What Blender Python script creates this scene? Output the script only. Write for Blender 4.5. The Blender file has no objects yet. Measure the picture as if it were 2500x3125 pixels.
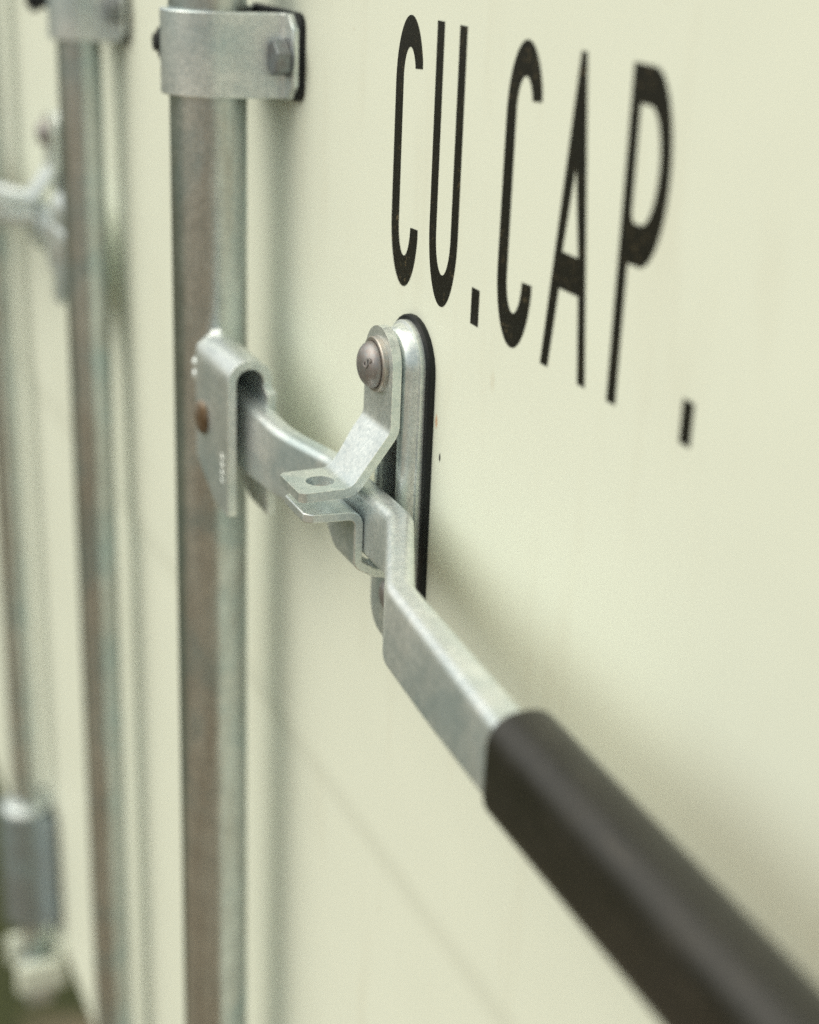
import bpy, bmesh, math, random
from mathutils import Vector, Matrix

S = bpy.context.scene
COL = S.collection
R = math.radians
MM = 0.001

# ------------------------------------------------------------------ camera
cam_d = bpy.data.cameras.new("camera")
cam = bpy.data.objects.new("camera", cam_d)
COL.objects.link(cam)
S.camera = cam
yaw, pitch, roll = R(65.515), R(21.294), R(2.269)
fw = Vector((-math.sin(yaw) * math.cos(pitch), math.cos(yaw) * math.cos(pitch), -math.sin(pitch)))
rt = fw.cross(Vector((0, 0, 1))).normalized()
up = rt.cross(fw)
rt, up = rt * math.cos(roll) + up * math.sin(roll), up * math.cos(roll) - rt * math.sin(roll)
mw = Matrix((rt, up, -fw)).transposed().to_4x4()
mw.translation = Vector((0.53702, -0.24820, 0.04426))
cam.matrix_world = mw
cam_d.sensor_fit = 'HORIZONTAL'
cam_d.sensor_width = 24.0
cam_d.lens = 4912.64 / 2500 * 24.0
cam_d.clip_start = 0.01
cam_d.clip_end = 500
cam_d.dof.use_dof = True
cam_d.dof.focus_distance = 0.598
cam_d.dof.aperture_fstop = 3.7
cam_d.dof.aperture_blades = 9

# ------------------------------------------------------------------ light
SUN = Vector((-0.17, -0.58, 0.80)).normalized()       # towards the sun
world = bpy.data.worlds.new("World")
S.world = world
world.use_nodes = True
nt = world.node_tree
bg = nt.nodes["Background"]
sky = nt.nodes.new("ShaderNodeTexSky")
sky.sky_type = 'NISHITA'
sky.sun_disc = False
sky.sun_elevation = math.asin(SUN.z)
sky.sun_rotation = math.atan2(SUN.x, SUN.y)
sky.air_density = 1.0
sky.dust_density = 3.0
hs = nt.nodes.new("ShaderNodeHueSaturation")
hs.inputs["Saturation"].default_value = 0.70
mx = nt.nodes.new("ShaderNodeMix")
mx.data_type = 'RGBA'
mx.blend_type = 'MULTIPLY'
mx.inputs[0].default_value = 1.0
mx.inputs[7].default_value = (1.0, 0.985, 0.90, 1)
nt.links.new(sky.outputs[0], hs.inputs["Color"])
nt.links.new(hs.outputs[0], mx.inputs[6])
veil = nt.nodes.new("ShaderNodeMix")          # thin even cloud over the blue
veil.data_type = 'RGBA'
veil.inputs[0].default_value = 0.35
veil.inputs[7].default_value = (6.6, 6.7, 6.1, 1)
nt.links.new(mx.outputs[2], veil.inputs[6])
nt.links.new(veil.outputs[2], bg.inputs[0])
bg.inputs[1].default_value = 0.115

sun_d = bpy.data.lights.new("sun", 'SUN')
sun_d.energy = 1.5
sun_d.angle = R(80)
sun_d.color = (1.0, 0.95, 0.80)
sun = bpy.data.objects.new("sun", sun_d)
COL.objects.link(sun)
sun.rotation_euler = SUN.to_track_quat('Z', 'Y').to_euler()
sun.location = SUN * 20

S.view_settings.view_transform = 'Standard'
S.view_settings.look = 'None'
S.view_settings.exposure = 0.27
S.view_settings.gamma = 1.0
S.view_settings.use_curve_mapping = False
S.render.engine = 'CYCLES'
S.cycles.max_bounces = 12
S.cycles.diffuse_bounces = 8
S.cycles.use_denoising = False


# ------------------------------------------------------------------ materials
class N:
    """Small node-tree writer."""
    def __init__(self, name):
        self.m = bpy.data.materials.new(name)
        self.m.use_nodes = True
        self.t = self.m.node_tree
        self.b = self.t.nodes["Principled BSDF"]
        self.co = self.t.nodes.new("ShaderNodeTexCoord")

    def lnk(self, a, b):
        self.t.links.new(a, b)

    def val(self, sock, v):
        if hasattr(v, "is_output"):
            self.lnk(v, sock)
        else:
            sock.default_value = v

    def mapping(self, scale=(1, 1, 1), loc=(0, 0, 0), out="Object"):
        n = self.t.nodes.new("ShaderNodeMapping")
        n.inputs["Scale"].default_value = scale
        n.inputs["Location"].default_value = loc
        self.lnk(self.co.outputs[out], n.inputs[0])
        return n.outputs[0]

    def noise(self, vec, scale, detail=4, rough=0.55, dist=0.0):
        n = self.t.nodes.new("ShaderNodeTexNoise")
        self.lnk(vec, n.inputs["Vector"])
        n.inputs["Scale"].default_value = scale
        n.inputs["Detail"].default_value = detail
        n.inputs["Roughness"].default_value = rough
        n.inputs["Distortion"].default_value = dist
        return n.outputs[0]

    def ramp(self, fac, stops):
        n = self.t.nodes.new("ShaderNodeValToRGB")
        self.lnk(fac, n.inputs[0])
        el = n.color_ramp.elements
        while len(el) < len(stops):
            el.new(0.5)
        for e, (p, c) in zip(el, stops):
            e.position = p
            e.color = c if len(c) == 4 else (*c, 1)
        return n.outputs[0]

    def mix(self, fac, a, b, mode='MIX'):
        n = self.t.nodes.new("ShaderNodeMix")
        n.data_type = 'RGBA'
        n.blend_type = mode
        self.val(n.inputs[0], fac)
        for s, v in ((n.inputs[6], a), (n.inputs[7], b)):
            self.val(s, v if hasattr(v, "is_output") or len(v) == 4 else (*v, 1))
        return n.outputs[2]

    def math(self, op, a, b=0.0, clamp=False):
        n = self.t.nodes.new("ShaderNodeMath")
        n.operation = op
        n.use_clamp = clamp
        self.val(n.inputs[0], a)
        self.val(n.inputs[1], b)
        return n.outputs[0]

    def bump(self, h, strength, dist):
        n = self.t.nodes.new("ShaderNodeBump")
        n.inputs["Strength"].default_value = strength
        n.inputs["Distance"].default_value = dist
        self.lnk(h, n.inputs["Height"])
        self.lnk(n.outputs[0], self.b.inputs["Normal"])

    def set(self, **k):
        for kk, v in k.items():
            s = self.b.inputs[kk.replace("_", " ")]
            self.val(s, v if (hasattr(v, "is_output") or not isinstance(v, tuple) or len(v) == 4) else (*v, 1))

    def spot(self, p, r, power=2.0, squash=1.0):
        """mask: 1 inside a small spot at door position p (x, z), ragged edge"""
        vm = self.t.nodes.new("ShaderNodeVectorMath")
        vm.operation = 'SUBTRACT'
        self.lnk(self.co.outputs["Object"], vm.inputs[0])
        vm.inputs[1].default_value = (p[0], 0, p[1])
        v2 = self.t.nodes.new("ShaderNodeVectorMath")
        v2.operation = 'MULTIPLY'
        self.lnk(vm.outputs[0], v2.inputs[0])
        v2.inputs[1].default_value = (1, 0, squash)
        v3 = self.t.nodes.new("ShaderNodeVectorMath")
        v3.operation = 'LENGTH'
        self.lnk(v2.outputs[0], v3.inputs[0])
        n = self.noise(self.mapping(), 900, 2)
        d = self.math('ADD', self.math('DIVIDE', v3.outputs["Value"], r), self.math('MULTIPLY', self.math('SUBTRACT', n, 0.5), 1.2))
        return self.math('SUBTRACT', 1.0, self.math('POWER', self.math('MAXIMUM', d, 0.0), power), True)


def galvanised(name, tone=(0.86, 0.90, 0.88), rough=0.35, dirt=0.0, spangle=620, metal=0.72, edges=False):
    m = N(name)
    v = m.mapping()
    big = m.noise(v, 75, 5, 0.65, 0.2)
    fine = m.noise(v, spangle, 5, 0.65)
    grain = m.noise(v, 2600, 3, 0.7)
    base = m.mix(m.ramp(big, [(0.32, (0, 0, 0)), (0.70, (1, 1, 1))]), tuple(t * 0.86 for t in tone), tuple(min(1, t * 1.10) for t in tone))
    base = m.mix(m.ramp(fine, [(0.35, (0, 0, 0)), (0.62, (1, 1, 1))]), m.mix(0.34, base, (0.30, 0.40, 0.44)), base)
    base = m.mix(m.math('MULTIPLY', m.ramp(grain, [(0.62, (0, 0, 0)), (0.76, (1, 1, 1))]), 0.30), base, (0.92, 0.93, 0.88))
    if dirt:
        vs = m.mapping(scale=(1, 1, 0.10))
        st = m.noise(vs, 90, 6, 0.65, 0.2)
        base = m.mix(m.math('MULTIPLY', m.ramp(st, [(0.40, (0, 0, 0)), (0.68, (1, 1, 1))]), dirt), base, (0.26, 0.205, 0.15))
    pat = m.noise(v, 22, 5, 0.6, 0.6)
    base = m.mix(m.math('MULTIPLY', m.ramp(pat, [(0.46, (0, 0, 0)), (0.66, (1, 1, 1))]), 0.55), base, (0.33, 0.455, 0.49))
    scr = m.noise(m.mapping(scale=(1, 1, 0.12)), 1100, 3, 0.6)
    base = m.mix(m.math('MULTIPLY', m.ramp(scr, [(0.63, (0, 0, 0)), (0.70, (1, 1, 1))]), 0.35), base, (0.93, 0.94, 0.90))
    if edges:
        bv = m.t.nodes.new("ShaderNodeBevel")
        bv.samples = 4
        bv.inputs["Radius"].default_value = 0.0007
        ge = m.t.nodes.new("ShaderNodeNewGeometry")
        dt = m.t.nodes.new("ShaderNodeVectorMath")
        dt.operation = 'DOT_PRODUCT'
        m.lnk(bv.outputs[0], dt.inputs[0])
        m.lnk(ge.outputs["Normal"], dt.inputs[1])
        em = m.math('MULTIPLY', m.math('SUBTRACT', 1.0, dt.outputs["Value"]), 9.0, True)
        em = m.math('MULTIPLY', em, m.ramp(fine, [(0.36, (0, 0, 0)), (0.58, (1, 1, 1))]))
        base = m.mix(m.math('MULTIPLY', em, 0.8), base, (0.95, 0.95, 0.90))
    r = m.math('ADD', m.math('MULTIPLY', fine, 0.18), m.math('ADD', m.math('MULTIPLY', pat, 0.16), rough - 0.17))
    m.set(Base_Color=base, Roughness=r, Metallic=metal)
    h = m.math('ADD', m.math('MULTIPLY', fine, 0.6), m.math('MULTIPLY', grain, 0.5))
    m.bump(h, 0.16, 0.0005)
    return m.m


def paint_material():
    m = N("cream_door_paint")
    v = m.mapping()
    n1 = m.noise(v, 7, 3)
    n2 = m.noise(m.mapping(scale=(1, 1, 0.2)), 35, 4, 0.6)
    peel = m.noise(v, 620, 2, 0.5)
    col = m.mix(n1, (0.795, 0.84, 0.722), (0.825, 0.87, 0.752))
    col = m.mix(m.math('MULTIPLY', m.ramp(n2, [(0.55, (0, 0, 0)), (0.80, (1, 1, 1))]), 0.16), col, (0.55, 0.48, 0.34))
    sp = m.noise(v, 260, 2, 0.4)
    col = m.mix(m.math('MULTIPLY', m.ramp(sp, [(0.765, (0, 0, 0)), (0.79, (1, 1, 1))]), 0.35), col, (0.42, 0.33, 0.2))
    col = m.mix(m.math('MULTIPLY', m.spot((0.0132, -0.1445), 0.0014, 2, 0.42), 0.65), col, (0.62, 0.24, 0.06))
    col = m.mix(m.math('MULTIPLY', m.spot((0.0575, -0.1160), 0.0022, 2, 0.5), 0.18), col, (0.50, 0.38, 0.2))
    col = m.mix(m.spot((0.0176, -0.1575), 0.0010, 3, 0.5), col, (0.03, 0.03, 0.035))
    m.set(Base_Color=col, Roughness=m.math('ADD', m.math('MULTIPLY', n1, 0.10), 0.46))
    m.b.inputs["Specular IOR Level"].default_value = 0.25
    wave = m.noise(v, 9, 2, 0.4)
    m.bump(m.math('ADD', m.math('MULTIPLY', peel, 0.06), m.math('MULTIPLY', wave, 2.5)), 0.30, 0.0022)
    return m.m


def lettering_material():
    m = N("black_lettering_film")
    v = m.mapping()
    n = m.noise(v, 420, 5, 0.7)
    n2 = m.noise(v, 70, 3)
    wear = m.math('MULTIPLY', m.ramp(n, [(0.57, (0, 0, 0)), (0.66, (1, 1, 1))]), m.ramp(n2, [(0.46, (0, 0, 0)), (0.66, (1, 1, 1))]))
    col = m.mix(n2, (0.010, 0.010, 0.008), (0.018, 0.017, 0.012))
    col = m.mix(m.math('MULTIPLY', wear, 0.6), col, (0.28, 0.22, 0.12))
    m.set(Base_Color=col, Roughness=0.42)
    m.b.inputs["Specular IOR Level"].default_value = 0.22
    return m.m


def rubber_material(name, c, rough, specks=True):
    m = N(name)
    v = m.mapping()
    n = m.noise(v, 300, 4, 0.6)
    col = m.mix(n, tuple(x * 0.8 for x in c), tuple(x * 1.25 for x in c))
    if specks:
        d = m.noise(v, 1500, 2, 0.5)
        col = m.mix(m.math('MULTIPLY', m.ramp(d, [(0.70, (0, 0, 0)), (0.76, (1, 1, 1))]), 0.35), col, (0.30, 0.29, 0.25))
    m.set(Base_Color=col, Roughness=m.math('ADD', m.math('MULTIPLY', n, 0.2), rough - 0.1))
    m.b.inputs["Specular IOR Level"].default_value = 0.3
    m.bump(n, 0.12, 0.0005)
    return m.m


def rusty_material():
    m = N("rusty_pin_steel")
    v = m.mapping()
    n = m.noise(v, 160, 5, 0.6)
    col = m.mix(m.ramp(n, [(0.35, (0, 0, 0)), (0.6, (1, 1, 1))]), (0.12, 0.072, 0.032), (0.27, 0.225, 0.18))
    m.set(Base_Color=col, Roughness=0.55, Metallic=0.45)
    m.bump(n, 0.3, 0.0005)
    return m.m


def ground_material():
    m = N("grass_and_soil")
    v = m.mapping()
    n = m.noise(v, 1.1, 6, 0.65)
    f = m.noise(v, 24, 6, 0.7)
    grass = m.mix(f, (0.014, 0.022, 0.006), (0.085, 0.095, 0.020))
    soil = m.mix(f, (0.19, 0.145, 0.09), (0.40, 0.325, 0.225))
    sx = m.t.nodes.new("ShaderNodeSeparateXYZ")
    m.lnk(m.co.outputs["Object"], sx.inputs[0])
    left = m.math('ADD', m.math('MULTIPLY', m.math('ADD', sx.outputs[0], 1.42), 1.0), m.math('MULTIPLY', m.math('SUBTRACT', n, 0.5), 2.4))
    m.set(Base_Color=m.mix(m.math('MULTIPLY', m.math('ADD', left, 0.15), 3.0, True), grass, soil), Roughness=0.9)
    m.bump(f, 0.6, 0.05)
    return m.m


GALV = galvanised("galvanised_steel", edges=True)
GALV_BAR = galvanised("galvanised_bar", tone=(0.88, 0.915, 0.89), rough=0.35, metal=0.62, spangle=420)
GALV_ROD = galvanised("galvanised_rod_stained", tone=(0.66, 0.70, 0.70), rough=0.27, dirt=0.45, spangle=420, metal=0.92)
GALV_STRAP = galvanised("galvanised_strap", tone=(0.82, 0.86, 0.85), rough=0.33, spangle=480)
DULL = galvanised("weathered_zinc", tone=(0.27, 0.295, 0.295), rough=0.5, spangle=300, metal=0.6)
RIVET = galvanised("bare_rivet_steel", tone=(0.34, 0.30, 0.29), rough=0.46, spangle=500, metal=0.75)
BOLT = galvanised("dull_bolt_steel", tone=(0.22, 0.215, 0.22), rough=0.5, spangle=400, metal=0.7)
WASHER = galvanised("tarnished_washer_steel", tone=(0.46, 0.41, 0.36), rough=0.45, spangle=500, metal=0.8)
PAINT = paint_material()
LETTER = lettering_material()
GASKET = rubber_material("black_gasket_rubber", (0.009, 0.011, 0.012), 0.5)
def grip_material():
    m = N("black_grip_vinyl")
    v = m.mapping()
    n = m.noise(v, 45, 4, 0.6)
    f = m.noise(v, 700, 4, 0.65)
    sc = m.noise(m.mapping(scale=(0.25, 1, 1)), 260, 4, 0.6)
    col = m.mix(n, (0.013, 0.0125, 0.010), (0.026, 0.024, 0.019))
    col = m.mix(m.math('MULTIPLY', m.ramp(sc, [(0.58, (0, 0, 0)), (0.74, (1, 1, 1))]), 0.16), col, (0.16, 0.14, 0.11))
    m.set(Base_Color=col, Roughness=m.math('ADD', m.math('MULTIPLY', n, 0.34), 0.22))
    m.bump(m.math('ADD', m.math('MULTIPLY', n, 2.0), m.math('MULTIPLY', f, 0.25)), 0.25, 0.0012)
    return m.m


GRIPM = grip_material()
BLACKB = rubber_material("blackened_bolt", (0.020, 0.021, 0.022), 0.45, False)
RUST = rusty_material()
GROUND = ground_material()


# ------------------------------------------------------------------ helpers
def link(name, me, mat, parent=None):
    o = bpy.data.objects.new(name, me)
    COL.objects.link(o)
    if mat is not None:
        me.materials.append(mat)
    if parent is not None:
        o.parent = parent
    return o


def finish(bm, name, mat, parent=None, bevel=0.0, seg=2, smooth=True, angle=38):
    bmesh.ops.recalc_face_normals(bm, faces=bm.faces)
    me = bpy.data.meshes.new(name)
    bm.to_mesh(me)
    bm.free()
    o = link(name, me, mat, parent)
    if smooth:
        me.polygons.foreach_set("use_smooth", [True] * len(me.polygons))
        try:
            me.set_sharp_from_angle(angle=R(angle))
        except Exception:
            pass
    if bevel:
        b = o.modifiers.new("edge", 'BEVEL')
        b.width = bevel
        b.segments = seg
        b.limit_method = 'ANGLE'
        b.angle_limit = R(angle)
        b.harden_normals = False
    return o


def tag(o, label, cat, group=None, kind=None):
    if label:
        o["label"] = label
    if cat:
        o["category"] = cat
    if group:
        o["group"] = group
    if kind:
        o["kind"] = kind
    return o


def empty(name, loc=(0, 0, 0)):
    o = bpy.data.objects.new(name, None)
    o.empty_display_size = 0.02
    COL.objects.link(o)
    o.location = loc
    return o


def copy_tree(o, parent=None):
    c = o.copy()
    COL.objects.link(c)
    c.parent = parent
    for ch in list(o.children):
        copy_tree(ch, c)
    return c


def fillet(pts, rad, n=8):
    """round the inner corners of an open 2-D polyline"""
    if not isinstance(rad, (list, tuple)):
        rad = [rad] * len(pts)
    out = [Vector(pts[0])]
    for i in range(1, len(pts) - 1):
        p = Vector(pts[i])
        a = (Vector(pts[i - 1]) - p)
        b = (Vector(pts[i + 1]) - p)
        la, lb = a.length, b.length
        a.normalize(); b.normalize()
        ang = a.angle(b)
        if rad[i] <= 0 or abs(ang - math.pi) < 1e-3:
            out.append(p)
            continue
        t = min(rad[i] / math.tan(ang / 2), 0.48 * la, 0.48 * lb)
        r = t * math.tan(ang / 2)
        c = p + (a + b).normalized() * (r / math.sin(ang / 2))
        v0 = p + a * t - c
        v1 = p + b * t - c
        th = v0.angle_signed(v1) if hasattr(v0, "angle_signed") else 0
        for k in range(n + 1):
            q = v0.copy()
            q.rotate(Matrix.Rotation(-th * k / n, 2))
            out.append(c + q)
    out.append(Vector(pts[-1]))
    return out


def subdivide(pts, step):
    out = [pts[0]]
    for a, b in zip(pts, pts[1:]):
        L = (b - a).length
        k = max(1, int(L / step))
        for j in range(1, k + 1):
            out.append(a.lerp(b, j / k))
    return out


def strip(path, xl, xr, t):
    """Sheet metal bent along path (w, z), from x = xl(s) to xr(s), thickness t. World y = -w."""
    bm = bmesh.new()
    rows = []
    s = 0.0
    for i, p in enumerate(path):
        if i:
            s += (p - path[i - 1]).length
        a = path[max(i - 1, 0)]
        b = path[min(i + 1, len(path) - 1)]
        d = (b - a).normalized()
        nrm = Vector((-d.y, d.x))
        f = p + nrm * t / 2
        g = p - nrm * t / 2
        l, r = xl(s), xr(s)
        rows.append([bm.verts.new((x, -q.x, q.y)) for x, q in ((l, f), (r, f), (r, g), (l, g))])
    for a, b in zip(rows, rows[1:]):
        for k in range(4):
            bm.faces.new((a[k], a[(k + 1) % 4], b[(k + 1) % 4], b[k]))
    bm.faces.new(rows[0])
    bm.faces.new(rows[-1][::-1])
    return bm


def plen(path):
    return sum((b - a).length for a, b in zip(path, path[1:]))


def rrect(hx, hy, r, n=5):
    pts = []
    for cx, cy, a0 in ((hx - r, hy - r, 0), (-hx + r, hy - r, 90), (-hx + r, -hy + r, 180), (hx - r, -hy + r, 270)):
        for k in range(n + 1):
            a = R(a0 + 90 * k / n)
            pts.append((cx + r * math.cos(a), cy + r * math.sin(a)))
    return pts


def sweep(path, section, depth=None, scales=None, caps=True):
    """path: list of 3-D points; section in (side, up)"""
    bm = bmesh.new()
    rings = []
    for i, p in enumerate(path):
        a = path[max(i - 1, 0)]
        b = path[min(i + 1, len(path) - 1)]
        d = (b - a).normalized()
        side = d.cross(Vector((0, 0, 1))).normalized()
        u = side.cross(d)
        k = scales[i] if scales else 1.0
        if depth:                              # extra depth above and below the section
            dt, db, dr = depth[i]
            rings.append([bm.verts.new(p + side * (x * k - (dr if x < 0 else 0.0)) + u * (y * k + (dt if y > 0 else -db))) for x, y in section])
        else:
            rings.append([bm.verts.new(p + side * (x * k) + u * (y * k)) for x, y in section])
    n = len(section)
    for a, b in zip(rings, rings[1:]):
        for k in range(n):
            bm.faces.new((a[k], a[(k + 1) % n], b[(k + 1) % n], b[k]))
    if caps:
        bm.faces.new(rings[0][::-1])
        bm.faces.new(rings[-1])
    return bm


def lathe(prof, seg=48, axis='y'):
    """prof: (radius, height); height runs outwards from the door (-y), or +z"""
    bm = bmesh.new()
    rings = []
    for r, h in prof:
        ring = []
        for k in range(seg):
            a = 2 * math.pi * k / seg
            if axis == 'y':
                ring.append(bm.verts.new((r * math.cos(a), -h, r * math.sin(a))))
            else:
                ring.append(bm.verts.new((r * math.cos(a), r * math.sin(a), h)))
        rings.append(ring)
    for a, b in zip(rings, rings[1:]):
        for k in range(seg):
            bm.faces.new((a[k], a[(k + 1) % seg], b[(k + 1) % seg], b[k]))
    bm.faces.new(rings[0])
    bm.faces.new(rings[-1])
    return bm


def move(bm, v):
    bmesh.ops.translate(bm, verts=bm.verts, vec=Vector(v))
    return bm


def add(bm, other):
    me = bpy.data.meshes.new("tmp")
    other.to_mesh(me)
    other.free()
    bm.from_mesh(me)
    bpy.data.meshes.remove(me)
    return bm


def prism(outline, w0, w1):
    """outline (x, z), extruded from w0 to w1 away from the door"""
    bm = bmesh.new()
    a = [bm.verts.new((x, -w0, z)) for x, z in outline]
    b = [bm.verts.new((x, -w1, z)) for x, z in outline]
    n = len(a)
    bm.faces.new(a)
    bm.faces.new(b[::-1])
    for k in range(n):
        bm.faces.new((a[k], a[(k + 1) % n], b[(k + 1) % n], b[k]))
    return bm


def stadium(cx, hw, zt, zb, n=16, pw=1.0):
    """rounded-end upright plate outline; zt, zb are the extreme top and bottom"""
    pts = []
    for k in range(n + 1):
        a = math.pi * k / n
        pts.append((cx + hw * math.cos(a), zt - hw * pw + hw * pw * math.sin(a)))
    for k in range(n + 1):
        a = math.pi + math.pi * k / n
        pts.append((cx + hw * math.cos(a), zb + hw * pw + hw * pw * math.sin(a)))
    return pts


def rcorner(x0, x1, z0, z1, rr, n=6):
    """rectangle with its own radius at each corner: rr = (right top, left top, left bottom, right bottom)"""
    pts = []
    for (cx, cz, sx, sz, a0), r in zip(((x1, z1, -1, -1, 0), (x0, z1, 1, -1, 90), (x0, z0, 1, 1, 180), (x1, z0, -1, 1, 270)), rr):
        for k in range(n + 1):
            a = R(a0 + 90 * k / n)
            pts.append((cx + sx * r + r * math.cos(a), cz + sz * r + r * math.sin(a)))
    return pts


def hexhead(r, w0, w1, rot=0.0):
    pts = [(r * math.cos(R(60 * k) + rot), r * math.sin(R(60 * k) + rot)) for k in range(6)]
    return prism(pts, w0, w1)


# ------------------------------------------------------------------ setting: the ground
bm = bmesh.new()
vs = [bm.verts.new(p) for p in ((-150, -150, 0), (150, -150, 0), (150, 150, 0), (-150, 150, 0))]
bm.faces.new(vs)
g = finish(bm, "ground", GROUND, smooth=False)
g.location = (0, 0, -1.55)
tag(g, None, None, kind="structure")

# ------------------------------------------------------------------ the container door
prof = [(0.0, 1.25), (0.0, -0.3530), (-0.0015, -0.3680), (-0.0014, -0.62), (-0.0010, -0.932), (-0.004, -0.937)]
prof = fillet([Vector(p) for p in prof], [0, 0.12, 0.12, 0, 0.004, 0], 12)
bm = bmesh.new()
rows = []
X0, X1 = -2.3, 1.05
for w, z in prof:
    rows.append([bm.verts.new((x, -w, z)) for x in (X0, X1)])
back = [[bm.verts.new((x, 0.045, z)) for x in (X0, X1)] for z in (-0.937, 1.25)]
loop = rows + back
for a, b in zip(loop, loop[1:] + loop[:1]):
    bm.faces.new((a[0], a[1], b[1], b[0]))
bm.faces.new([r[0] for r in loop][::-1])
bm.faces.new([r[1] for r in loop])
door = finish(bm, "container_door", PAINT, smooth=True, angle=30)
tag(door, "cream painted steel container door with black CU.CAP. lettering", "container door")


# ---- lettering on it, outlines in millimetres
def ell(cx, cz, rx, rz, a0, a1, n=24):
    return [(cx + rx * math.cos(R(a0 + (a1 - a0) * k / n)), cz + rz * math.sin(R(a0 + (a1 - a0) * k / n))) for k in range(n + 1)]


def letter_C(x):
    # outer half-width 12.3, inner 6.5
    c = x + 12.3
    o = ell(c, -25.5, 12.3, 25.5, 17, 180) + ell(c, -75.0, 12.5, 25.5, 180, 357)
    i = ell(c, -76.5, 5.6, 12.2, 358, 180) + ell(c, -23.0, 5.6, 11.8, 180, 22)
    o[0] = (c + 11.4, -18.0)
    o[-1] = (c + 12.2, -76.6)
    i[0] = (c + 5.6, -76.9)
    i[-1] = (c + 5.0, -18.5)
    return [o + i]


def letter_U():
    o = [(0, 0), (0, -72)] + ell(12.1, -72, 12.1, 28.3, 180, 360) + [(24.2, -72), (24.2, 0)]
    i = [(18.5, 0), (18.5, -74)] + ell(12.15, -74, 6.35, 14.6, 360, 180) + [(5.8, -74), (5.8, 0)]
    return [o + i]


def letter_A():
    return [[(103.1, 0), (106.5, 0), (120.0, -100), (115.3, -100), (111.8, -72.9), (99.4, -72.9), (95.4, -100), (90.5, -100)],
            [(104.5, -35.0), (104.9, -35.0), (110.1, -61.2), (99.9, -61.2)]]


def letter_P():
    o = [(133.4, 0), (144.5, 0)] + ell(144.5, -28.2, 12.6, 28.2, 90, -90) + [(138.6, -56.4), (138.6, -100), (133.4, -100)]
    i = [(138.6, -10.8), (143.8, -10.8)] + ell(143.8, -27.6, 7.5, 16.8, 90, -90) + [(140.2, -44.4), (139.0, -43.2), (138.6, -41.0)]
    return [o, i]


def dot(x, w):
    return [[(x, -87), (x + w, -87), (x + w, -100), (x, -100)]]


cu = bpy.data.curves.new("lettering", 'CURVE')
cu.dimensions = '2D'
cu.fill_mode = 'BOTH'
cu.extrude = 0.00008
for poly in letter_C(-35.2) + letter_U() + dot(37.8, 6.0) + letter_C(56.7) + letter_A() + letter_P() + dot(174.2, 5.6):
    clean = [poly[0]]
    for p in poly[1:]:
        if (Vector(p) - Vector(clean[-1])).length > 0.02:
            clean.append(p)
    sp = cu.splines.new('POLY')
    sp.points.add(len(clean) - 1)
    for q, (x, z) in zip(sp.points, clean):
        q.co = (x * MM, z * MM, 0, 1)
    sp.use_cyclic_u = True
tmp = bpy.data.objects.new("tmp", cu)
COL.objects.link(tmp)
dg = bpy.context.evaluated_depsgraph_get()
me = bpy.data.meshes.new_from_object(tmp.evaluated_get(dg))
bpy.data.objects.remove(tmp)
me.transform(Matrix.Rotation(R(90), 4, 'X'))
me.transform(Matrix.Translation((0, -0.0001, 0)))
me.name = "lettering"
me.materials.clear()
link("lettering", me, LETTER, door)

# ------------------------------------------------------------------ lock rods
ROD_W, ROD_R = 0.0328, 0.0172
ROD1, ROD2, ROD3 = -0.169, -0.462, -0.810
R2, W2 = 0.0133, 0.024          # the two farther rods are thinner and sit closer to the door
R3, W3 = 0.0118, 0.022


def rod_mesh(x, z0, z1, r=ROD_R, w=ROD_W, lean=0.0):
    bm = bmesh.new()
    n, m = 64, 40
    rings = []
    for j in range(m + 1):
        z = z0 + (z1 - z0) * j / m
        rings.append([bm.verts.new((lean * (z + 0.2) + r * math.cos(2 * math.pi * k / n), r * math.sin(2 * math.pi * k / n), z)) for k in range(n)])
    for a, b in zip(rings, rings[1:]):
        for k in range(n):
            bm.faces.new((a[k], a[(k + 1) % n], b[(k + 1) % n], b[k]))
    bm.faces.new(rings[0][::-1])
    bm.faces.new(rings[-1])
    return bm


rod = finish(rod_mesh(ROD1, -0.98, 1.2), "lock_rod", GALV_ROD, angle=60)
rod.location = (ROD1, -ROD_W, 0)
tag(rod, "stained galvanised lock rod nearest the lettering, with the sharp handle clevis", "lock rod", "vertical lock rods on the door")

# clevis welded on the rod (inverted U of thick sheet, handle pivots in it)
CW, CH, CT = 0.0345, 0.0104, 0.0041
zt = -0.1505
arc = [Vector((CW + (CH - CT / 2) * math.cos(R(a)), zt - CH + (CH - CT / 2) * math.sin(R(a)))) for a in range(0, 181, 12)]
path = subdivide([Vector((CW + CH - CT / 2, -0.2222))] + arc[:1], 0.002) + arc[1:] + subdivide([arc[-1], Vector((CW - CH + CT / 2, -0.2215))], 0.002)[1:]
L = plen(path)
l1 = 0.2222 + zt - CH       # length of the straight front cheek


def clevis_left(s):
    d = s if s < L / 2 else L - s          # distance from the cheek's free end
    full = -0.153
    if d < 0.014:
        return -0.124 + (full + 0.124) * max(0.0, d) / 0.014
    return full


def clevis_right(s):
    # the rear cheek stands a little further out, below a notch under the arch
    d = s - (l1 + math.pi * (CH - CT / 2))
    if 0.0 < d < 0.0030:
        return -0.1065
    return -0.1002 if d >= 0.0030 else -0.105


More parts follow.
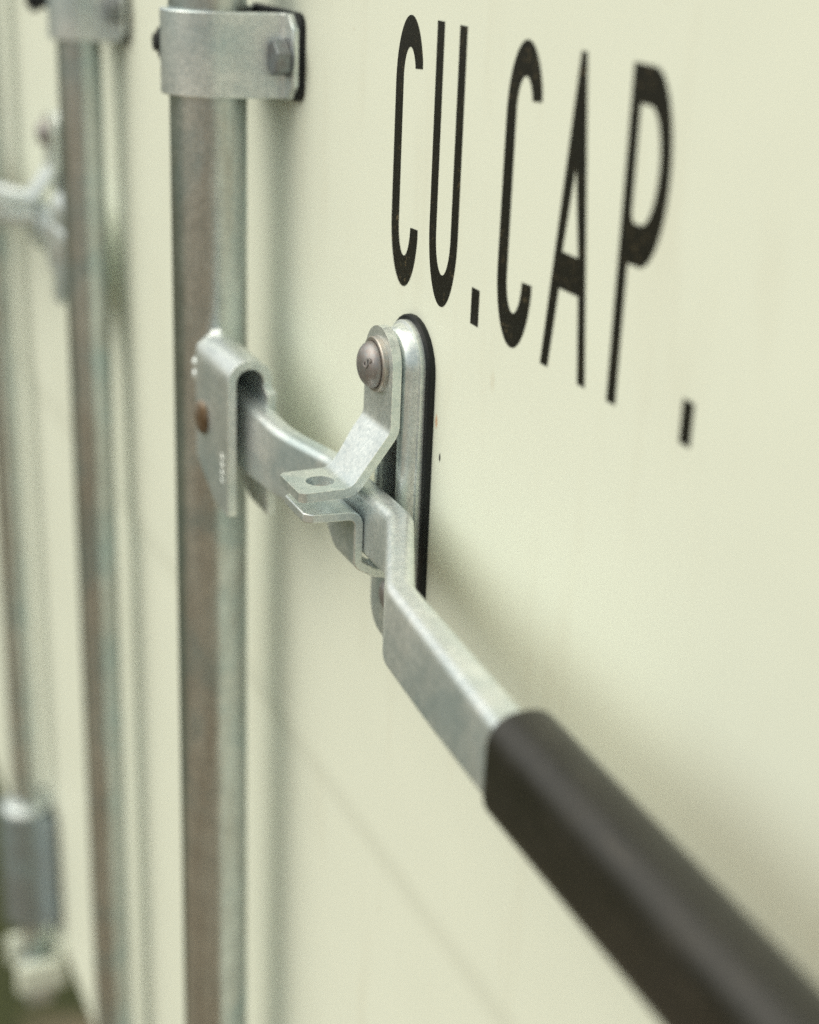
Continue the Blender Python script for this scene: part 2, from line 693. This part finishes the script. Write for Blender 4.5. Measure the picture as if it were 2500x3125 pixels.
bm = strip(path, clevis_left, clevis_right, CT)
move(bm, (-ROD1, ROD_W, 0))
rim = random.Random(4)
for k in range(26):                        # weld bead that ties the clevis to the rod
    a = k / 25
    z = -0.1560 - 0.047 * a
    for wq in (CW + CH - 0.0075, CW, CW - 0.006):
        q = bmesh.new()
        bmesh.ops.create_icosphere(q, subdivisions=2, radius=0.0046 + rim.uniform(-0.0012, 0.0006))
        move(q, (-0.1575 + rim.uniform(-0.001, 0.001) - ROD1, ROD_W - wq, z))
        add(bm, q)
wl = [(-0.1520, -0.1530, 0.0345), (-0.1535, -0.1555, 0.0385), (-0.1545, -0.1600, 0.0408), (-0.1555, -0.1660, 0.0418), (-0.1560, -0.1720, 0.0415)]
for k in range(30):
    f = k / 29 * (len(wl) - 1.001)
    i0 = int(f)
    c = Vector(wl[i0]).lerp(Vector(wl[i0 + 1]), f - i0)
    q = bmesh.new()
    bmesh.ops.create_icosphere(q, subdivisions=2, radius=rim.uniform(0.0030, 0.0042))
    bmesh.ops.scale(q, vec=(rim.uniform(0.8, 1.2), rim.uniform(0.7, 1.0), rim.uniform(0.8, 1.3)), verts=q.verts)
    move(q, (c.x + rim.uniform(-0.0012, 0.0008) - ROD1, ROD_W - c.z - rim.uniform(-0.0008, 0.0006), c.y + rim.uniform(-0.001, 0.001)))
    add(bm, q)
for k in range(4):                          # marks pressed into the cheek
    q = bmesh.new()
    bmesh.ops.create_cube(q, size=1.0)
    bmesh.ops.scale(q, vec=(0.0034, 0.0005, 0.0012), verts=q.verts)
    bmesh.ops.rotate(q, cent=(0, 0, 0), matrix=Matrix.Rotation(R(35), 3, 'Y'), verts=q.verts)
    move(q, (-0.1135 - ROD1, ROD_W - (CW + CH), -0.1965 - 0.0038 * k))
    add(bm, q)
hub = finish(bm, "handle_clevis", GALV, rod, bevel=0.0007)
pin_prof = [(0.0076, 0.0), (0.0078, 0.0010), (0.0070, 0.0022), (0.0045, 0.0030), (0.0015, 0.0032)]
bm = move(lathe(pin_prof, 32), (-0.1405 - ROD1, ROD_W - (CW + CH), -0.186))
finish(bm, "pivot_pin", RUST, hub)

def set_rod_mesh(o, r, zb):
    o.data = o.data.copy()
    b = rod_mesh(0, zb, 1.2, r)
    bmesh.ops.recalc_face_normals(b, faces=b.faces)
    b.to_mesh(o.data)
    b.free()
    o.data.polygons.foreach_set("use_smooth", [True] * len(o.data.polygons))
    o.data.set_sharp_from_angle(angle=R(60))


rod2 = copy_tree(rod)
rod2.location = (ROD2, -W2, 0)
set_rod_mesh(rod2, R2, -0.98)
for c in rod2.children:
    c.scale = (0.85, 0.85, 1.0)
rod2.scale = (-1, 1, 1)
tag(rod2, "blurred galvanised lock rod in the middle of the three", "lock rod", "vertical lock rods on the door")
rod3 = rod.copy()
COL.objects.link(rod3)
set_rod_mesh(rod3, R3, -0.985)
rod3.location = (ROD3, -W3, 0)
tag(rod3, "far galvanised lock rod at the left edge, ending in a bright foot", "lock rod", "vertical lock rods on the door")
# its cam foot
bm = prism(rcorner(-0.020, 0.022, -1.005, -0.955, (0.004, 0.004, 0.014, 0.014)), -0.012, 0.012)
finish(bm, "cam_foot", GALV_STRAP, rod3, bevel=0.002)


# ------------------------------------------------------------------ rod brackets
def make_bracket(x, z0, z1, rout, flange, label, rw=ROD_W, thick=0.0032, far=False):
    """strap bent over the rod, bolted flat to the door either side"""
    root = empty("rod_bracket", (x, 0, (z0 + z1) / 2))
    h = (z1 - z0) / 2
    bm = prism(rcorner(-rout - flange - 0.0005, rout + flange + 0.0005, -h - 0.0006, h + 0.0005, (0.006,) * 4), 0.0, 0.0026)
    finish(bm, "gasket", GASKET, root, bevel=0.0005)
    # plan outline of the strap (x, w)
    w0 = 0.0026 + thick / 2
    rc = rout - thick / 2
    pts = [(-rout - flange, w0), (-rc, w0), (-rc, rw)]
    half = fillet([Vector((rout + flange, w0)), Vector((rc + 0.0042, w0)), Vector((rc, rw))], [0, 0.0050, 0], 8)
    arc = [Vector((rc * math.cos(R(a)), rw + rc * math.sin(R(a)))) for a in range(8, 173, 8)]
    left = [Vector((-p.x, p.y)) for p in half[::-1]]
    path = half + arc + left
    bm = bmesh.new()
    rows = []
    for i, p in enumerate(path):
        d = (path[min(i + 1, len(path) - 1)] - path[max(i - 1, 0)]).normalized()
        n = Vector((-d.y, d.x))
        e = rout + flange - abs(p.x)           # distance from the flange end
        cut = 0.0
        r = 0.006
        if p.y < w0 + 0.0002 and e < r:
            cut = r - math.sqrt(max(0, r * r - (r - e) ** 2))
        a, b = p + n * thick / 2, p - n * thick / 2
        rows.append([bm.verts.new((q.x, -q.y, z)) for q, z in ((a, h - cut), (a, -h + cut), (b, -h + cut), (b, h - cut))])
    # extra rows for the rounded flange corners
    for a, b in zip(rows, rows[1:]):
        for k in range(4):
            bm.faces.new((a[k], a[(k + 1) % 4], b[(k + 1) % 4], b[k]))
    bm.faces.new(rows[0])
    bm.faces.new(rows[-1][::-1])
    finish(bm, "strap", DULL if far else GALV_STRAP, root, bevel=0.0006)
    if far:
        bm = lathe([(rw * 0.52, h - 0.014), (rout - 0.004, h - 0.014), (rout - 0.004, h + 0.003), (rout - 0.007, h + 0.005), (rw * 0.52, h + 0.005)], 40, 'z')
        finish(move(bm, (0, -rw, 0)), "bushing", GALV_STRAP, root, angle=50)
        tag(root, label, "rod bracket", "brackets holding the lock rods to the door")
        return root
    xb = rout + flange * 0.66
    wf = 0.0026 + thick
    bm = hexhead(0.0080, wf + 0.0012, wf + 0.0078, R(18))
    add(bm, lathe([(0.0084, wf), (0.0084, wf + 0.0012)], 32))
    b1 = finish(move(bm, (xb, 0, 0.000)), "hex_bolt", BOLT, root, bevel=0.0005)
    bm = hexhead(0.0085, wf, wf + 0.0070, R(5))
    add(bm, lathe([(0.0050, wf + 0.007), (0.0050, 0.0415)], 24))
    add(bm, hexhead(0.0075, 0.0415, 0.0465, R(22)))
    add(bm, lathe([(0.0040, 0.0465), (0.0040, 0.0490)], 24))
    finish(move(bm, (-xb, 0, 0.001)), "hex_bolt", BLACKB, root, bevel=0.0004)
    tag(root, label, "rod bracket", "brackets holding the lock rods to the door")
    return root


br1 = make_bracket(ROD1, -0.0452, -0.0092, 0.0208, 0.0138, "galvanised strap bracket on black gasket, left of the first C, over the nearest rod")
br2 = make_bracket(ROD2, -0.0495, -0.0110, 0.0178, 0.0150, "blurred strap bracket over the middle lock rod at the top edge", W2)
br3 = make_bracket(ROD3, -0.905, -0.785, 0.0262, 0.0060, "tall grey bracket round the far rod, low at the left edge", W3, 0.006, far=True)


# ------------------------------------------------------------------ handle retainer
PX = -0.0085                     # centre line of the retainer plate
ret = empty("handle_retainer", (PX, 0, -0.178))
tag(ret, "galvanised hasp retainer with domed rivet, below the lettering and holding the handle", "handle retainer", "retainers that hold the door handles")


def local(bm):
    return move(bm, (-PX, 0, 0.178))


bm = prism(stadium(PX, 0.0195, -0.1085, -0.2490), 0.0, 0.0028)
finish(local(bm), "gasket", GASKET, ret, bevel=0.0007)

# pressed plate: flat rim, shoulder, open slot down the middle
loops = [(0.0165, -0.1105, -0.2460, 0.0028), (0.0165, -0.1105, -0.2460, 0.0048), (0.0152, -0.1118, -0.2447, 0.0053),
         (0.0146, -0.1125, -0.2440, 0.0075), (0.0137, -0.1135, -0.2430, 0.0094), (0.0120, -0.1152, -0.2413, 0.0105),
         (0.0098, -0.1480, -0.2050, 0.0107), (0.0088, -0.1492, -0.2038, 0.0100), (0.0084, -0.1498, -0.2032, 0.0080), (0.0084, -0.1498, -0.2032, 0.0028)]
bm = bmesh.new()
rings = [[bm.verts.new((x, -w, z)) for x, z in stadium(PX, hw, a, b, 20)] for hw, a, b, w in loops]
n = len(rings[0])
for a, b in zip(rings, rings[1:] + rings[:1]):
    for k in range(n):
        bm.faces.new((a[k], a[(k + 1) % n], b[(k + 1) % n], b[k]))
finish(local(bm), "base_plate", GALV, ret, angle=50)

# lower catch: from the plate, under and up the front of the bar, out to a flat tab
pts = [(0.0085, -0.2105), (0.0195, -0.2078), (0.0268, -0.2035), (0.0268, -0.1828), (0.0490, -0.1818)]
path = subdivide(fillet([Vector(p) for p in pts], [0, 0.004, 0.0035, 0.0042, 0], 8), 0.0012)
L = plen(path)


def lerp_tab(tab):
    def f(s):
        if s <= tab[0][0]:
            return tab[0][1]
        for (a, va), (b, vb) in zip(tab, tab[1:]):
            if s <= b:
                return va + (vb - va) * (s - a) / (b - a)
        return tab[-1][1]
    return f


low_l = lerp_tab([(0, -0.006), (0.0125, -0.007), (0.026, -0.0255), (0.034, -0.0265), (0.043, -0.0235), (L - 0.0022, -0.0205), (L, -0.0185)])
low_r = lerp_tab([(0, 0.0045), (L - 0.0028, 0.0045), (L, 0.0018)])
low = finish(local(strip(path, low_l, low_r, 0.0037)), "lower_catch", GALV, ret, bevel=0.0005)


def drill(o, x, w, z, r, name):
    """cut a round hole (axis z, local coordinates) into the mesh of o for good"""
    cyl = lathe([(r, -0.01), (r, 0.01)], 40, 'z')
    cm = bpy.data.meshes.new("cut")
    bmesh.ops.recalc_face_normals(cyl, faces=cyl.faces)
    cyl.to_mesh(cm)
    cyl.free()
    c = bpy.data.objects.new("cut", cm)
    COL.objects.link(c)
    c.location = (x, -w, z)
    c.rotation_euler = (0, 0, 0)
    t = bpy.data.objects.new("cut_target", o.data)
    COL.objects.link(t)
    md = t.modifiers.new("hole", 'BOOLEAN')
    md.operation = 'DIFFERENCE'
    md.solver = 'EXACT'
    md.object = c
    dgx = bpy.context.evaluated_depsgraph_get()
    new = bpy.data.meshes.new_from_object(t.evaluated_get(dgx))
    bpy.data.objects.remove(t)
    bpy.data.objects.remove(c)
    new.name = name
    o.data = new
    new.polygons.foreach_set("use_smooth", [True] * len(new.polygons))
    new.set_sharp_from_angle(angle=R(38))



# upper hasp: hangs from the rivet, kinks out over the bar, ends in a flat tab
HT = 0.0037
pts = [(0.0133, -0.1120), (0.0133, -0.1505), (0.0296, -0.1727), (0.0513, -0.1729)]
path = subdivide(fillet([Vector(p) for p in pts], [0, 0.0085, 0.0080, 0], 12), 0.0009)
L = plen(path)
HW, HC = 0.0137, -0.0086


def round_end(s):
    return HW * math.sqrt(max(0.02, 1 - (1 - min(s, HW) / HW) ** 2))


kn = lerp_tab([(0, 0.0), (0.030, 0.0), (0.046, 0.0), (0.058, 0.0022), (L - 0.002, 0.0022), (L, 0.0045)])
kr = lerp_tab([(0, 0.0), (L - 0.0022, 0.0), (L, 0.0020)])
path2 = []
for k in range(14):                        # denser rows over the rounded top
    d = HW * (1 - math.cos(math.pi / 2 * k / 14))
    path2.append(Vector((0.0133, -0.1120 - d)))
path = path2 + [p for p in path if not (p.y > -0.1120 - HW and abs(p.x - 0.0133) < 1e-6)]
L = plen(path)
hasp = finish(local(strip(path, lambda s: HC - round_end(s) + kn(s), lambda s: HC + round_end(s) - kr(s), HT)), "hasp", GALV, ret, bevel=0.0007, seg=3)
drill(hasp, -0.0065 - PX, 0.0390, -0.1730 + 0.178, 0.0056, "hasp")

RX, RZ = -0.0088, -0.1268
dome = [(0.0001, 0.0230)]
for k in range(1, 15):
    a = math.pi / 2 * k / 14
    dome.append((0.0090 * math.sin(a) ** 0.92, 0.0176 + 0.0054 * math.cos(a) ** 0.95))
dome.append((0.0086, 0.0170))
bm = lathe(dome[::-1], 56)
rv = finish(move(local(bm), (RX, 0, RZ)), "rivet", RIVET, hasp, angle=60)
bm = lathe([(0.0105, 0.0148), (0.0108, 0.0154), (0.0108, 0.0170), (0.0104, 0.0175), (0.0094, 0.0175), (0.0088, 0.0171)], 56)
finish(move(local(bm), (RX, 0, RZ)), "washer", WASHER, hasp, angle=30)
# the raised S stamped on the rivet head
tc = bpy.data.curves.new("S", 'FONT')
tc.body = "S"
tc.size = 0.0060
tc.extrude = 0.00045
tc.bevel_depth = 0.00012
tc.align_x = 'CENTER'
tc.align_y = 'CENTER'
to = bpy.data.objects.new("tmp", tc)
COL.objects.link(to)
dg = bpy.context.evaluated_depsgraph_get()
me = bpy.data.meshes.new_from_object(to.evaluated_get(dg))
bpy.data.objects.remove(to)
cx, cz = 0.0050, 0.0022


def dome_h(x, z):
    q = min(0.999, math.hypot(x, z) / 0.0090)
    return 0.0176 + 0.0054 * math.cos(math.asin(q ** (1 / 0.92))) ** 0.95


e = 0.0002
nv = Vector((-(dome_h(cx + e, cz) - dome_h(cx - e, cz)) / (2 * e), -1.0, -(dome_h(cx, cz + e) - dome_h(cx, cz - e)) / (2 * e))).normalized()
tx = Vector((0, 0, 1)).cross(nv).normalized() * 1.0
tz = nv.cross(tx)
fr = Matrix((tx, tz, nv)).transposed().to_4x4()
fr.translation = Vector((cx + RX - PX, -dome_h(cx, cz), cz + RZ + 0.178)) - nv * 0.00012
me.transform(fr @ Matrix.Rotation(R(-38), 4, 'Z'))
me.materials.clear()
me.name = "stamped_mark"
link("stamped_mark", me, RIVET, hasp)
# lower rivet of the plate
bm = lathe([(0.0070, 0.0106), (0.0070, 0.0112), (0.0060, 0.0135), (0.0035, 0.0148), (0.0001, 0.0152)], 32)
finish(move(local(bm), (PX + 0.0095, 0, -0.2200)), "rivet", RIVET, ret, angle=60)

# ------------------------------------------------------------------ door handle
ZT = -0.174                       # top face of the bar
BH, BT = 0.0270, 0.0102
pts = [(-0.152, 0.0322), (-0.110, 0.0308), (-0.080, 0.0280), (-0.040, 0.0194), (0.0270, 0.0195), (0.0865, 0.0455), (0.1850, 0.0545), (0.5200, 0.0640)]
pl = fillet([Vector(p) for p in pts], [0, 0.04, 0.05, 0.04, 0.016, 0.024, 0.2, 0], 12)
pl = subdivide(pl, 0.006)
hz = ZT - BH / 2
hnd = empty("door_handle", (-0.1405, -0.032, -0.186))
tag(hnd, "galvanised flat-bar handle with black grip reaching to the lower right corner", "door handle", "handles of the lock rods")
O = Vector((0.1405, 0.032, 0.186))
path3 = [Vector((p.x, -p.y, hz)) + O for p in pl if p.x < 0.30]
root_top = lerp_tab([(-0.150, 0.0050), (-0.116, 0.0046), (-0.100, 0.0030), (-0.085, 0.0010), (-0.070, 0.0)])
root_bot = lerp_tab([(-0.150, 0.0042), (-0.070, 0.0040), (-0.045, 0.0015), (-0.034, 0.0)])
out_bot = lerp_tab([(0.045, 0.0), (0.080, 0.0040), (0.130, 0.0032), (0.180, 0.0008), (0.2, 0.0)])
rear = lerp_tab([(0.080, 0.0), (0.190, 0.0030)])
dep = [(root_top(p.x), root_bot(p.x) + out_bot(p.x), rear(p.x)) for p in pl if p.x < 0.30]
bm = sweep(path3, rrect(BT / 2, BH / 2, 0.0036, 6), depth=dep)
finish(bm, "bar", GALV_BAR, hnd, angle=50)
gp = [p for p in pl if 0.1870 <= p.x]
path3 = [Vector((p.x, -p.y + 0.0031, hz + 0.0006)) + O for p in gp]
sc = [1.0] * len(path3)
a0 = path3[0].copy()
d0 = (path3[1] - path3[0]).normalized()
path3 = [a0, a0 + d0 * 0.0006, a0 + d0 * 0.0018] + path3[1:]
sc = [0.93, 0.98, 1.0] + sc[1:]
bm = sweep(path3, rrect(0.0115, 0.0176, 0.0100, 9), scales=sc)
finish(bm, "grip", GRIPM, hnd, angle=60)

# ------------------------------------------------------------------ the mirrored handle set left of the middle rod
MIR = -0.617                 # x -> MIR - x
ret2 = copy_tree(ret)
ret2.location.x = MIR - PX
ret2.scale = (-1, 1, 1)
tag(ret2, "blurred retainer with two dark rivets, between the far and middle rods", "handle retainer", "retainers that hold the door handles")
hnd2 = copy_tree(hnd)
hnd2.location.x = MIR + 0.1405
hnd2.scale = (-1, 1, 1)
tag(hnd2, "blurred handle bar running left from the middle rod out of the picture", "door handle", "handles of the lock rods")

# ------------------------------------------------------------------ keeper at the foot of the far rod
kp = empty("cam_keeper", (ROD3, 0.0012, -0.915))
tag(kp, "bright out-of-focus cam keeper at the foot of the far rod", "cam keeper")
bm = prism(rcorner(-0.030, 0.034, -0.062, -0.008, (0.006,) * 4), 0.0, 0.006)
finish(bm, "base_plate", PAINT, kp, bevel=0.001)
bm = prism(rcorner(0.021, 0.033, -0.062, -0.030, (0.005,) * 4), 0.006, 0.046)
finish(bm, "jaw", PAINT, kp, bevel=0.002)
bm = prism(rcorner(-0.029, -0.017, -0.062, -0.030, (0.005,) * 4), 0.006, 0.046)
finish(bm, "jaw", PAINT, kp, bevel=0.002)
